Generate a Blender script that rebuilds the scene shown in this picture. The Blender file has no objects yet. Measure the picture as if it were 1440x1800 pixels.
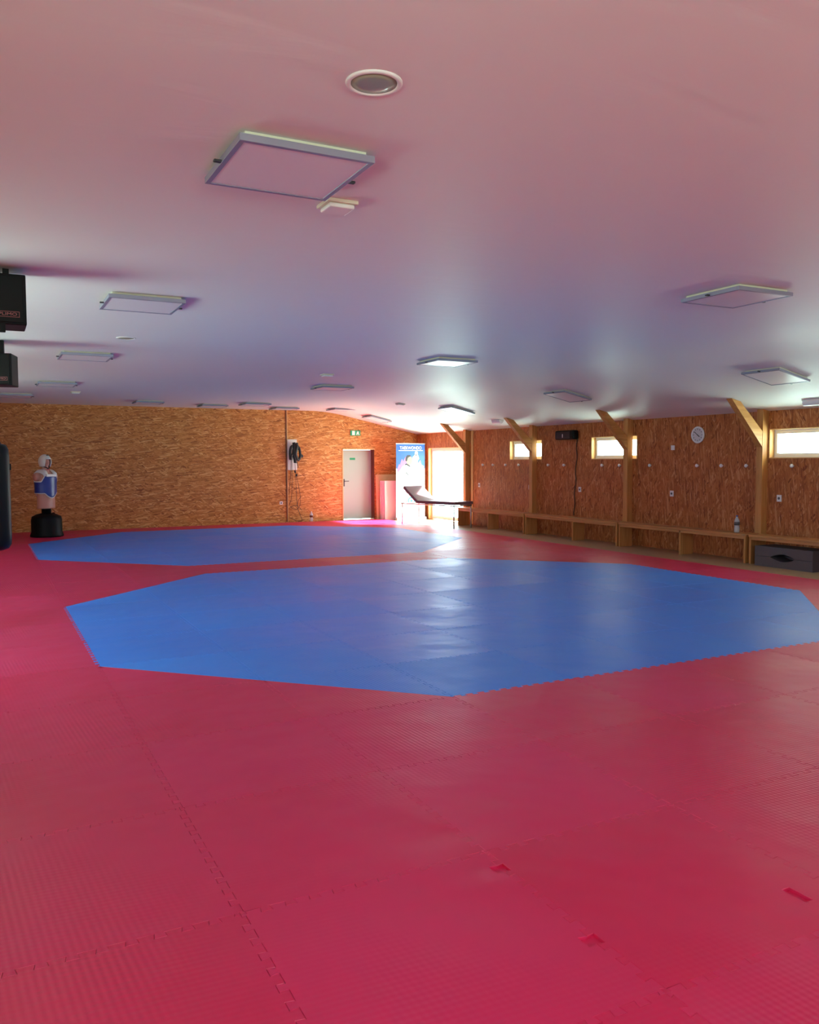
import bpy, bmesh, math, random
from mathutils import Vector, Matrix
PI = math.pi
S = bpy.context.scene
COL = S.collection
random.seed(7)

# ------------------------------------------------------------------ camera
CAM_H = 1.572
PITCH, YAW, ROLL = math.radians(3.4555), math.radians(27.029), math.radians(-0.2033)
fw = Vector((math.sin(YAW)*math.cos(PITCH), math.cos(YAW)*math.cos(PITCH), -math.sin(PITCH)))
rt = Vector((math.cos(YAW), -math.sin(YAW), 0)); up = rt.cross(fw)
rt2 = rt*math.cos(ROLL) + up*math.sin(ROLL); up2 = -rt*math.sin(ROLL) + up*math.cos(ROLL)
cd = bpy.data.cameras.new('camera'); cam = bpy.data.objects.new('camera', cd); COL.objects.link(cam)
cam.matrix_world = Matrix(((rt2.x, up2.x, -fw.x, 0), (rt2.y, up2.y, -fw.y, 0), (rt2.z, up2.z, -fw.z, CAM_H), (0, 0, 0, 1)))
cd.sensor_fit = 'VERTICAL'; cd.sensor_height = 24.0; cd.lens = 1469.28/1800*24.0
cd.clip_start = 0.02; cd.clip_end = 400
S.camera = cam

# ------------------------------------------------------------------ room sizes
XL, XR, Y0R, YB = -1.6, 10.95, -2.6, 21.0        # left wall, right wall, wall behind, far wall
ZC, XBEND, SLOPE = 2.92, 8.25, 0.215             # flat ceiling, where it starts to slope, slope
def zceil(x): return ZC if x < XBEND else ZC - (x-XBEND)*SLOPE

# openings: right wall (y0,y1,z0,z1)
R_OPEN = [(18.20, 20.30, 0.0, 1.94), (15.05, 16.31, 1.60, 2.04), (12.05, 13.38, 1.60, 2.05), (7.35, 9.10, 1.60, 2.06), (3.2, 5.9, 1.5, 2.06), (-2.2, -0.6, 1.5, 2.06)]
L_OPEN = [(-1.0, 1.0, 1.6, 2.5), (6.3, 7.9, 1.1, 2.3), (9.7, 11.0, 1.1, 2.3), (13.9, 15.1, 1.2, 2.2)]
B_OPEN = [(-0.6, 1.6, 1.6, 2.4), (5.0, 7.0, 1.6, 2.4)]  # unseen openings behind the camera, added to brighten the near ceiling

# ------------------------------------------------------------------ world, sun, exposure
SKY_STR, GND_STR, SUN_STR = 13.5, 21.0, 85.0
W = bpy.data.worlds.new('world'); S.world = W; W.use_nodes = True
nt = W.node_tree; nt.nodes.clear()
tc = nt.nodes.new('ShaderNodeTexCoord'); sx = nt.nodes.new('ShaderNodeSeparateXYZ')
mr = nt.nodes.new('ShaderNodeMapRange'); mr.inputs[1].default_value = -0.08; mr.inputs[2].default_value = 0.05
mx = nt.nodes.new('ShaderNodeMix'); mx.data_type = 'RGBA'
mx.inputs[6].default_value = (0.78*GND_STR, 1.10*GND_STR, 0.96*GND_STR, 1)
mx.inputs[7].default_value = (0.80*SKY_STR, 1.03*SKY_STR, 1.18*SKY_STR, 1)
bg = nt.nodes.new('ShaderNodeBackground'); wo = nt.nodes.new('ShaderNodeOutputWorld')
nt.links.new(tc.outputs['Generated'], sx.inputs[0]); nt.links.new(sx.outputs[2], mr.inputs[0])
nt.links.new(mr.outputs[0], mx.inputs[0]); nt.links.new(mx.outputs[2], bg.inputs[0]); nt.links.new(bg.outputs[0], wo.inputs[0])
sd = bpy.data.lights.new('sun', 'SUN'); sd.energy = SUN_STR; sd.angle = math.radians(1.5); sd.color = (1, 0.96, 0.9)
sun = bpy.data.objects.new('sun', sd); COL.objects.link(sun)
sun.rotation_euler = Vector((-0.88, 0.15, -0.46)).to_track_quat('-Z', 'Y').to_euler()
def portal(name, loc, rot, sx_, sy_):
    l = bpy.data.lights.new(name, 'AREA'); l.shape = 'RECTANGLE'; l.size = sx_; l.size_y = sy_
    l.cycles.is_portal = True
    o = bpy.data.objects.new(name, l); COL.objects.link(o); o.location = loc; o.rotation_euler = rot
for (a, b, c, d) in R_OPEN: portal('daylight_portal', (XR+0.17, (a+b)/2, (c+d)/2), (0, PI/2, 0), d-c, b-a)
for (a, b, c, d) in L_OPEN: portal('daylight_portal', (XL-0.17, (a+b)/2, (c+d)/2), (0, -PI/2, 0), d-c, b-a)
for (a, b, c, d) in B_OPEN: portal('daylight_portal', ((a+b)/2, Y0R-0.17, (c+d)/2), (PI/2, 0, 0), b-a, d-c)
S.view_settings.view_transform = 'Standard'; S.view_settings.look = 'None'
S.view_settings.gamma = 1.0; S.view_settings.use_curve_mapping = False
S.view_settings.exposure = 0.04
S.cycles.max_bounces = 12; S.cycles.diffuse_bounces = 8; S.cycles.glossy_bounces = 4; S.cycles.transparent_max_bounces = 12
S.cycles.use_denoising = True; S.cycles.caustics_reflective = False; S.cycles.caustics_refractive = False
S.cycles.sample_clamp_indirect = 10.0

# ------------------------------------------------------------------ materials
def newmat(name):
    m = bpy.data.materials.new(name); m.use_nodes = True
    return m, m.node_tree, m.node_tree.nodes['Principled BSDF']
def plain(name, col, rough=0.5, metal=0.0, spec=0.5, bump=0.0, bscale=60.0, var=0.0, vscale=6.0):
    m, t, b = newmat(name)
    b.inputs['Base Color'].default_value = (*col, 1); b.inputs['Roughness'].default_value = rough
    b.inputs['Metallic'].default_value = metal; b.inputs['Specular IOR Level'].default_value = spec
    tcn = t.nodes.new('ShaderNodeTexCoord')
    if var:
        n = t.nodes.new('ShaderNodeTexNoise'); n.inputs['Scale'].default_value = vscale; n.inputs['Detail'].default_value = 4
        t.links.new(tcn.outputs['Object'], n.inputs['Vector'])
        r = t.nodes.new('ShaderNodeMapRange'); r.inputs[3].default_value = 1-var; r.inputs[4].default_value = 1+var
        t.links.new(n.outputs[0], r.inputs[0])
        mm = t.nodes.new('ShaderNodeVectorMath'); mm.operation = 'SCALE'; mm.inputs[0].default_value = col
        t.links.new(r.outputs[0], mm.inputs['Scale']); t.links.new(mm.outputs[0], b.inputs['Base Color'])
    if bump:
        n = t.nodes.new('ShaderNodeTexNoise'); n.inputs['Scale'].default_value = bscale; n.inputs['Detail'].default_value = 3
        t.links.new(tcn.outputs['Object'], n.inputs['Vector'])
        bp = t.nodes.new('ShaderNodeBump'); bp.inputs['Strength'].default_value = bump; bp.inputs['Distance'].default_value = 0.01
        t.links.new(n.outputs[0], bp.inputs['Height']); t.links.new(bp.outputs[0], b.inputs['Normal'])
    return m

def osb(name, u, v, tone=(1.0, 1.0, 1.0)):
    """Oriented strand board: flattened flakes, long along axis u, short along axis v."""
    m, t, b = newmat(name); N, L = t.nodes, t.links
    g = N.new('ShaderNodeNewGeometry'); sp = N.new('ShaderNodeSeparateXYZ'); L.new(g.outputs['Position'], sp.inputs[0])
    base = N.new('ShaderNodeCombineXYZ'); L.new(sp.outputs[u], base.inputs[0]); L.new(sp.outputs[v], base.inputs[1])
    L.new(sp.outputs[3-u-v], base.inputs[2])
    nz = N.new('ShaderNodeTexNoise'); nz.inputs['Scale'].default_value = 9; nz.inputs['Detail'].default_value = 2
    L.new(base.outputs[0], nz.inputs['Vector'])
    prev = None; bumpv = None
    for k, (ang, lu, lv) in enumerate(((0.12, 0.14, 0.024), (-0.5, 0.11, 0.020), (0.62, 0.10, 0.027), (-0.1, 0.16, 0.018))):
        rot = N.new('ShaderNodeVectorRotate'); rot.rotation_type = 'Z_AXIS'; rot.inputs['Angle'].default_value = ang
        L.new(base.outputs[0], rot.inputs['Vector'])
        sc = N.new('ShaderNodeVectorMath'); sc.operation = 'MULTIPLY'; sc.inputs[1].default_value = (1/lu, 1/lv, 6)
        L.new(rot.outputs[0], sc.inputs[0])
        wob = N.new('ShaderNodeVectorMath'); wob.operation = 'MULTIPLY_ADD'; wob.inputs[1].default_value = (0.9, 1.6, 0)
        L.new(nz.outputs['Color'], wob.inputs[0]); L.new(sc.outputs[0], wob.inputs[2])
        vo = N.new('ShaderNodeTexVoronoi'); vo.voronoi_dimensions = '2D'; vo.inputs['Scale'].default_value = 1.0
        L.new(wob.outputs[0], vo.inputs['Vector'])
        sc2 = N.new('ShaderNodeSeparateColor'); L.new(vo.outputs['Color'], sc2.inputs[0])
        if prev is None: prev = sc2.outputs[0]
        else:
            gt = N.new('ShaderNodeMath'); gt.operation = 'GREATER_THAN'; gt.inputs[1].default_value = 0.52
            L.new(sc2.outputs[1], gt.inputs[0])
            mixf = N.new('ShaderNodeMix'); mixf.data_type = 'FLOAT'
            L.new(gt.outputs[0], mixf.inputs[0]); L.new(prev, mixf.inputs[2]); L.new(sc2.outputs[0], mixf.inputs[3])
            prev = mixf.outputs[0]
    cr = N.new('ShaderNodeValToRGB'); cr.color_ramp.interpolation = 'LINEAR'
    el = cr.color_ramp.elements
    pts = [(0.0, (0.27, 0.080, 0.018)), (0.09, (0.40, 0.145, 0.035)), (0.45, (0.54, 0.215, 0.052)), (0.82, (0.63, 0.28, 0.080)), (1.0, (0.78, 0.45, 0.18))]
    el[0].position = 0; el[0].color = (*[c*q for c, q in zip(pts[0][1], tone)], 1); el[1].position = 1; el[1].color = (*[c*q for c, q in zip(pts[-1][1], tone)], 1)
    for p, c in pts[1:-1]:
        e = el.new(p); e.color = (*[x*q for x, q in zip(c, tone)], 1)
    L.new(prev, cr.inputs[0]); L.new(cr.outputs[0], b.inputs['Base Color'])
    b.inputs['Roughness'].default_value = 0.5; b.inputs['Specular IOR Level'].default_value = 0.35
    bp = N.new('ShaderNodeBump'); bp.inputs['Strength'].default_value = 0.35; bp.inputs['Distance'].default_value = 0.003
    L.new(prev, bp.inputs['Height']); L.new(bp.outputs[0], b.inputs['Normal'])
    return m

def wood(name, axis, c1, c2, rough=0.5):
    m, t, b = newmat(name); N, L = t.nodes, t.links
    tcn = N.new('ShaderNodeTexCoord'); mp = N.new('ShaderNodeMapping')
    s = [26, 26, 26]; s[axis] = 1.6; mp.inputs['Scale'].default_value = s
    L.new(tcn.outputs['Object'], mp.inputs[0])
    n = N.new('ShaderNodeTexNoise'); n.inputs['Scale'].default_value = 1.0; n.inputs['Detail'].default_value = 5; n.inputs['Distortion'].default_value = 0.6
    L.new(mp.outputs[0], n.inputs['Vector'])
    cr = N.new('ShaderNodeValToRGB'); cr.color_ramp.elements[0].position = 0.3; cr.color_ramp.elements[1].position = 0.72
    cr.color_ramp.elements[0].color = (*c1, 1); cr.color_ramp.elements[1].color = (*c2, 1)
    L.new(n.outputs[0], cr.inputs[0]); L.new(cr.outputs[0], b.inputs['Base Color'])
    b.inputs['Roughness'].default_value = rough; b.inputs['Specular IOR Level'].default_value = 0.35
    return m

def foam(name, col, worn):
    """EVA puzzle mat: fine raised hatch on top, soft sheen, scuffs."""
    m, t, b = newmat(name); N, L = t.nodes, t.links
    g = N.new('ShaderNodeNewGeometry'); oi = N.new('ShaderNodeObjectInfo')
    n = N.new('ShaderNodeTexNoise'); n.inputs['Scale'].default_value = 1.3; n.inputs['Detail'].default_value = 5
    L.new(g.outputs['Position'], n.inputs['Vector'])
    ad = N.new('ShaderNodeMath'); ad.operation = 'MULTIPLY_ADD'; ad.inputs[1].default_value = 0.4; L.new(oi.outputs['Random'], ad.inputs[0]); L.new(n.outputs[0], ad.inputs[2])
    mr_ = N.new('ShaderNodeMapRange'); mr_.inputs[1].default_value = 0.3; mr_.inputs[2].default_value = 1.15; L.new(ad.outputs[0], mr_.inputs[0])
    mixc = N.new('ShaderNodeMix'); mixc.data_type = 'RGBA'; mixc.inputs[6].default_value = (*col, 1); mixc.inputs[7].default_value = (*worn, 1)
    L.new(mr_.outputs[0], mixc.inputs[0]); L.new(mixc.outputs[2], b.inputs['Base Color'])
    rr = N.new('ShaderNodeMapRange'); rr.inputs[3].default_value = 0.34; rr.inputs[4].default_value = 0.50
    L.new(mr_.outputs[0], rr.inputs[0]); L.new(rr.outputs[0], b.inputs['Roughness'])
    b.inputs['Specular IOR Level'].default_value = 0.5
    sp = N.new('ShaderNodeSeparateXYZ'); L.new(g.outputs['Position'], sp.inputs[0])
    def wave(expr_sign, k):
        a = N.new('ShaderNodeMath'); a.operation = 'ADD' if expr_sign > 0 else 'SUBTRACT'
        L.new(sp.outputs[0], a.inputs[0]); L.new(sp.outputs[1], a.inputs[1])
        c = N.new('ShaderNodeMath'); c.operation = 'MULTIPLY'; c.inputs[1].default_value = k; L.new(a.outputs[0], c.inputs[0])
        s_ = N.new('ShaderNodeMath'); s_.operation = 'SINE'; L.new(c.outputs[0], s_.inputs[0]); return s_
    w1, w2 = wave(1, 2*PI/0.048), wave(-1, 2*PI/0.056)
    mu = N.new('ShaderNodeMath'); mu.operation = 'MULTIPLY'; L.new(w1.outputs[0], mu.inputs[0]); L.new(w2.outputs[0], mu.inputs[1])
    # patches where the relief is worn flat
    wn = N.new('ShaderNodeTexNoise'); wn.inputs['Scale'].default_value = 0.55; L.new(g.outputs['Position'], wn.inputs['Vector'])
    wr = N.new('ShaderNodeMapRange'); wr.inputs[1].default_value = 0.44; wr.inputs[2].default_value = 0.66; L.new(wn.outputs[0], wr.inputs[0])
    mu2 = N.new('ShaderNodeMath'); mu2.operation = 'MULTIPLY'; L.new(mu.outputs[0], mu2.inputs[0]); L.new(wr.outputs[0], mu2.inputs[1])
    big = N.new('ShaderNodeTexNoise'); big.inputs['Scale'].default_value = 2.2; big.inputs['Detail'].default_value = 2; L.new(g.outputs['Position'], big.inputs['Vector'])
    mad = N.new('ShaderNodeMath'); mad.operation = 'MULTIPLY_ADD'; mad.inputs[1].default_value = 17.0; L.new(big.outputs[0], mad.inputs[0]); L.new(mu2.outputs[0], mad.inputs[2])
    bp = N.new('ShaderNodeBump'); bp.inputs['Strength'].default_value = 0.5; bp.inputs['Distance'].default_value = 0.0019
    L.new(mad.outputs[0], bp.inputs['Height']); L.new(bp.outputs[0], b.inputs['Normal'])
    return m

def ceiling_mat():
    m, t, b = newmat('ceiling_paint'); N, L = t.nodes, t.links
    g = N.new('ShaderNodeNewGeometry'); mp = N.new('ShaderNodeMapping'); mp.inputs['Scale'].default_value = (0.7, 2.6, 1)
    L.new(g.outputs['Position'], mp.inputs[0])
    n = N.new('ShaderNodeTexNoise'); n.inputs['Scale'].default_value = 1.4; n.inputs['Detail'].default_value = 6; n.inputs['Distortion'].default_value = 0.8
    L.new(mp.outputs[0], n.inputs['Vector'])
    bp = N.new('ShaderNodeBump'); bp.inputs['Strength'].default_value = 0.24; bp.inputs['Distance'].default_value = 0.03
    L.new(n.outputs[0], bp.inputs['Height']); L.new(bp.outputs[0], b.inputs['Normal'])
    b.inputs['Base Color'].default_value = (0.80, 0.80, 0.79, 1); b.inputs['Roughness'].default_value = 0.5; b.inputs['Specular IOR Level'].default_value = 0.3
    return m

def glass_mat():
    m, t, b = newmat('window_glass'); N, L = t.nodes, t.links
    N.remove(b); out = N['Material Output']
    tr = N.new('ShaderNodeBsdfTransparent'); gl = N.new('ShaderNodeBsdfGlossy'); gl.inputs['Roughness'].default_value = 0.02
    mi = N.new('ShaderNodeMixShader'); mi.inputs[0].default_value = 0.07
    L.new(tr.outputs[0], mi.inputs[1]); L.new(gl.outputs[0], mi.inputs[2]); L.new(mi.outputs[0], out.inputs[0])
    return m

M = dict(
    osb_back=osb('osb_far_wall', 0, 2), osb_right=osb('osb_right_wall', 2, 1, (0.76, 0.61, 0.62)), osb_left=osb('osb_left_wall', 2, 1, (0.9, 0.85, 0.85)),  # right wall tint puts its shade and red mat bounce into the colour
    osb_edge=plain('osb_cut_edge', (0.72, 0.45, 0.18), 0.6, bump=0.4, bscale=200, var=0.15, vscale=60),
    ceiling=ceiling_mat(), glass=glass_mat(),
    floor=plain('floor_vinyl', (0.42, 0.27, 0.15), 0.45, var=0.12, vscale=9),
    post=wood('post_pine', 2, (0.46, 0.20, 0.055), (0.62, 0.31, 0.10)),
    brace=wood('brace_pine', 0, (0.46, 0.20, 0.055), (0.62, 0.31, 0.10)),
    bench=wood('bench_pine', 1, (0.46, 0.21, 0.07), (0.60, 0.30, 0.11)),
    red=foam('red_foam', (0.64, 0.012, 0.075), (0.68, 0.028, 0.135)),
    blue=foam('blue_foam', (0.032, 0.235, 0.86), (0.05, 0.30, 0.92)),
    white=plain('white_plastic', (0.80, 0.80, 0.78), 0.4), pvc=plain('white_pvc', (0.85, 0.85, 0.84), 0.35),
    frame=plain('panel_frame_metal', (0.30, 0.31, 0.40), 0.4, 0.3), diffuser=plain('lamp_diffuser', (0.78, 0.77, 0.80), 0.35),
    cream=plain('cream_plastic', (0.70, 0.66, 0.52), 0.5), dgrey=plain('dark_bracket', (0.05, 0.05, 0.055), 0.5, 0.4),
    black=plain('black_plastic', (0.005, 0.0045, 0.005), 0.5, spec=0.15), vinyl=plain('black_vinyl', (0.004, 0.004, 0.005), 0.45, spec=0.18),
    rubber=plain('matte_black', (0.014, 0.013, 0.014), 0.6), door=plain('grey_green_door_paint', (0.40, 0.56, 0.49), 0.4),
    green=plain('sign_green', (0.02, 0.36, 0.16), 0.5), metal=plain('brushed_metal', (0.55, 0.55, 0.56), 0.35, 0.9),
    dmetal=plain('dark_metal', (0.10, 0.10, 0.10), 0.4, 0.8),
    skin=plain('flesh_rubber', (0.62, 0.30, 0.22), 0.5, var=0.08), hogu=plain('blue_padding', (0.012, 0.04, 0.26), 0.35, bump=0.2, bscale=25),
    padwhite=plain('white_padding', (0.80, 0.78, 0.72), 0.4, bump=0.15, bscale=30), redc=plain('red_collar', (0.55, 0.05, 0.04), 0.5),
    board=plain('blond_chipboard', (0.72, 0.52, 0.27), 0.6, bump=0.2, bscale=150, var=0.12, vscale=30), whiteboard=plain('white_laminate', (0.78, 0.76, 0.72), 0.45),
    foamgrey=plain('grey_dense_foam', (0.10, 0.085, 0.092), 0.7, bump=0.2, bscale=120), purple=plain('mauve_leather', (0.16, 0.09, 0.11), 0.45),
    pet=None, cord=plain('black_cord', (0.02, 0.012, 0.010), 0.6), brown=plain('dark_brown_edge', (0.16, 0.045, 0.02), 0.5),
    clockface=plain('clock_face', (0.62, 0.60, 0.60), 0.4), boxred=plain('logo_print', (0.42, 0.13, 0.13), 0.5),
    # banner print
    bblue=plain('banner_blue', (0.015, 0.09, 0.42), 0.5, var=0.25, vscale=5), bwhite=plain('banner_white', (0.86, 0.86, 0.88), 0.5),
    bpink=plain('banner_pink', (0.45, 0.13, 0.34), 0.5, var=0.3, vscale=14), bskin=plain('banner_skin', (0.36, 0.21, 0.15), 0.5),
    bhair=plain('banner_hair', (0.012, 0.008, 0.012), 0.5), bcyan=plain('banner_cyan', (0.03, 0.30, 0.42), 0.5), bgrey=plain('banner_fold', (0.10, 0.10, 0.11), 0.5),
)
def pet():
    m, t, b = newmat('clear_plastic'); N, L = t.nodes, t.links
    b.inputs['Base Color'].default_value = (0.75, 0.82, 0.88, 1); b.inputs['Roughness'].default_value = 0.12
    tr = N.new('ShaderNodeBsdfTransparent'); mi = N.new('ShaderNodeMixShader'); mi.inputs[0].default_value = 0.45
    L.new(tr.outputs[0], mi.inputs[1]); L.new(b.outputs[0], mi.inputs[2]); L.new(mi.outputs[0], N['Material Output'].inputs[0])
    return m
M['pet'] = pet()

# ------------------------------------------------------------------ mesh helpers
class MB:
    def __init__(s): s.bm = bmesh.new(); s.mi = 0
    def _f(s, vs, smooth=False):
        try: f = s.bm.faces.new(vs)
        except ValueError: return None
        f.material_index = s.mi; f.smooth = smooth; return f
    def box(s, x0, x1, y0, y1, z0, z1, bev=0.0, T=None):
        P = [(x, y, z) for z in (z0, z1) for y in (y0, y1) for x in (x0, x1)]
        v = [s.bm.verts.new(T @ Vector(p) if T else p) for p in P]
        fs = [s._f([v[i] for i in q]) for q in ((0, 2, 3, 1), (4, 5, 7, 6), (0, 1, 5, 4), (2, 6, 7, 3), (0, 4, 6, 2), (1, 3, 7, 5))]
        if bev:
            es = list({e for f in fs for e in f.edges})
            r = bmesh.ops.bevel(s.bm, geom=es, offset=bev, segments=2, affect='EDGES', profile=0.5)
            for f in r['faces']: f.material_index = s.mi
        return s
    def lathe(s, prof, seg=32, c=(0, 0, 0), axis='Z', sx=1.0, sy=1.0, smooth=True, T=None):
        rings = []
        for r, h in prof:
            ring = []
            for k in range(seg):
                a = 2*PI*k/seg; p = Vector((r*sx*math.cos(a), r*sy*math.sin(a), h))
                if axis == 'X': p = Vector((p.z, p.x, p.y))
                elif axis == 'Y': p = Vector((p.x, p.z, p.y))
                p += Vector(c)
                ring.append(s.bm.verts.new(T @ p if T else p))
            rings.append(ring)
        for a, b in zip(rings, rings[1:]):
            for k in range(seg): s._f([a[k], a[(k+1) % seg], b[(k+1) % seg], b[k]], smooth)
        s._f(rings[0][::-1]); s._f(rings[-1]); return s
    def tube(s, pts, r, seg=8, closed=False):
        pts = [Vector(p) for p in pts]; rings = []; n = len(pts); prev = None
        for i, p in enumerate(pts):
            d = (pts[min(i+1, n-1)] - pts[max(i-1, 0)]).normalized()
            a = prev if prev is not None else (Vector((0, 0, 1)) if abs(d.z) < 0.9 else Vector((1, 0, 0)))
            u_ = (a - d*a.dot(d)).normalized(); w = d.cross(u_); prev = u_
            rr = r[i] if isinstance(r, (list, tuple)) else r
            rings.append([s.bm.verts.new(p + u_*rr*math.cos(2*PI*k/seg) + w*rr*math.sin(2*PI*k/seg)) for k in range(seg)])
        for a, b in zip(rings, rings[1:]):
            for k in range(seg): s._f([a[k], a[(k+1) % seg], b[(k+1) % seg], b[k]], True)
        s._f(rings[0][::-1]); s._f(rings[-1]); return s
    def prism(s, poly, d0, d1, plane='XZ', T=None):
        """extrude a 2-D polygon; plane XZ: depth along y"""
        def P(a, b, d):
            q = {'XZ': (a, d, b), 'YZ': (d, a, b), 'XY': (a, b, d)}[plane]
            return T @ Vector(q) if T else q
        A = [s.bm.verts.new(P(a, b, d0)) for a, b in poly]; B = [s.bm.verts.new(P(a, b, d1)) for a, b in poly]
        s._f(A); s._f(B[::-1]); n = len(poly)
        for i in range(n): s._f([A[i], B[i], B[(i+1) % n], A[(i+1) % n]])
        return s
    def grid(s, rows, closed=False, smooth=True):
        R = [[s.bm.verts.new(p) for p in row] for row in rows]
        for a, b in zip(R, R[1:]):
            n = len(a)
            for k in range(n if closed else n-1): s._f([a[k], a[(k+1) % n], b[(k+1) % n], b[k]], smooth)
        return s
    def mesh(s, name, mats):
        bmesh.ops.recalc_face_normals(s.bm, faces=s.bm.faces[:])
        me = bpy.data.meshes.new(name); s.bm.to_mesh(me); s.bm.free()
        for m in (mats if isinstance(mats, (list, tuple)) else [mats]): me.materials.append(m)
        return me
    def obj(s, name, mats, parent=None, loc=None):
        o = bpy.data.objects.new(name, s.mesh(name, mats)); COL.objects.link(o)
        if parent: o.parent = parent
        if loc: o.location = loc
        return o

def tag(o, label=None, cat=None, group=None, kind=None):
    if label: o['label'] = label
    if cat: o['category'] = cat
    if group: o['group'] = group
    if kind: o['kind'] = kind
    return o
def thing(name, label, cat, loc=(0, 0, 0), rotz=0.0, group=None):
    o = bpy.data.objects.new(name, None); COL.objects.link(o); o.empty_display_size = 0.1
    o.location = loc; o.rotation_euler = (0, 0, rotz); return tag(o, label, cat, group)
def dup(root, loc, label, rot=None, group=None):
    r = root.copy(); COL.objects.link(r); r.location = loc
    if rot is not None: r.rotation_euler = rot
    r['label'] = label
    if group: r['group'] = group
    for ch in list(root.children):
        c = ch.copy(); COL.objects.link(c); c.parent = r
        for g in ch.children:
            d = g.copy(); COL.objects.link(d); d.parent = c
    return r
def struct(name, mb, m, parent=None):
    o = mb.obj(name, m, parent)
    if parent is None: o['kind'] = 'structure'
    return o
def text_mesh(name, body, size, mat, parent, T, depth=0.0006, width=None):
    cu = bpy.data.curves.new(name, 'FONT'); cu.body = body; cu.size = size; cu.align_x = 'CENTER'; cu.align_y = 'CENTER'; cu.extrude = depth
    tmp = bpy.data.objects.new('tmp', cu); COL.objects.link(tmp)
    bpy.context.view_layer.update()
    dg = bpy.context.evaluated_depsgraph_get(); me = bpy.data.meshes.new_from_object(tmp.evaluated_get(dg))
    bpy.data.objects.remove(tmp); bpy.data.curves.remove(cu)
    if width:
        w = max(v.co.x for v in me.vertices) - min(v.co.x for v in me.vertices)
        for v in me.vertices: v.co.x *= width/w
    me.transform(T); me.materials.clear(); me.materials.append(mat); me.name = name
    o = bpy.data.objects.new(name, me); COL.objects.link(o); o.parent = parent; return o

# ------------------------------------------------------------------ room shell
ZB = -0.10
def wall_along_y(mb, x0, x1, y0, y1, z1, opens):
    """wall slab with rectangular openings; built of abutting boxes"""
    ys = sorted({y0, y1, *[o[0] for o in opens], *[o[1] for o in opens]})
    for a, b in zip(ys, ys[1:]):
        op = [o for o in opens if o[0] <= a and o[1] >= b]
        if not op: mb.box(x0, x1, a, b, ZB, z1)
        else:
            o = op[0]
            mb.box(x0, x1, a, b, ZB, o[2] if o[2] > 0 else -0.0222)
            mb.box(x0, x1, a, b, o[3], z1)
    return mb
TH = 0.20
struct('floor', MB().box(XL-TH, XR+TH, Y0R-TH, YB+0.45, -0.12, -0.022), M['floor'])
mb = wall_along_y(MB(), XR, XR+TH, Y0R, YB, zceil(XR)+0.03, R_OPEN); struct('wall_right', mb, M['osb_right'])
mb = wall_along_y(MB(), XL-TH, XL, Y0R, YB, ZC+0.05, L_OPEN); struct('wall_left', mb, M['osb_left'])
# far wall with gabled top on the right and the recessed door opening
DX0, DX1, DZ = 8.70, 9.63, 1.90
mb = MB()
mb.prism([(XL-TH, ZB), (DX0, ZB), (DX0, ZC+0.05), (XL-TH, ZC+0.05)], YB, YB+0.3)
mb.prism([(DX0, DZ), (DX1, DZ), (DX1, ZC), (XBEND+0.6, ZC), (DX0, ZC+0.05)], YB, YB+0.3)
mb.prism([(DX1, ZB), (XR+TH, ZB), (XR+TH, zceil(XR+TH)+0.12), (DX1, zceil(DX1)+0.12)], YB, YB+0.3)
struct('wall_back', mb, M['osb_back'])
mb = MB(); xs = sorted({XL-TH, XR+TH, *[o[0] for o in B_OPEN], *[o[1] for o in B_OPEN]})
for a, b in zip(xs, xs[1:]):
    op = [o for o in B_OPEN if o[0] <= a and o[1] >= b]
    if op: mb.box(a, b, Y0R-TH, Y0R, ZB, op[0][2]); mb.box(a, b, Y0R-TH, Y0R, op[0][3], ZC+0.05)
    else: mb.box(a, b, Y0R-TH, Y0R, ZB, ZC+0.05)
struct('wall_front', mb, M['osb_left'])
# ceiling: flat, soft bend, then slope to the right wall; unseen eave past the wall added to keep sun off the small windows
prof = [(XL-TH, ZC)]
for k in range(9):
    t = k/8; x = XBEND-0.5+t*1.0; prof.append((x, ZC - SLOPE*0.5*t*t))
prof += [(XR+TH+1.05, zceil(XR+TH+1.05))]
mb = MB(); rows = []
for y in (Y0R-TH, YB+0.3): rows.append([(x, y, z) for x, z in prof])
mb.grid(rows)
rows = [[(x, y, z+0.15) for x, z in prof] for y in (Y0R-TH, YB+0.3)]
mb.grid(rows)
for y in (Y0R-TH, YB+0.3):
    mb.grid([[(x, y, z) for x, z in prof], [(x, y, z+0.15) for x, z in prof]])
for x, z in (prof[0], prof[-1]):
    mb.grid([[(x, Y0R-TH, z), (x, YB+0.3, z)], [(x, Y0R-TH, z+0.15), (x, YB+0.3, z+0.15)]])
struct('ceiling', mb, M['ceiling'])
# skirting and seams
struct('trim_1', MB().box(7.085, 7.115, YB-0.012, YB+0.01, 0, ZC), M['brown'])
struct('trim_2', MB().box(7.118, 7.135, YB-0.006, YB+0.01, 0, ZC), M['osb_edge'])
struct('trim_3', MB().box(XR-0.018, XR-0.002, 17.93, 18.02, 0, 2.33), M['osb_edge'])

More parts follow.
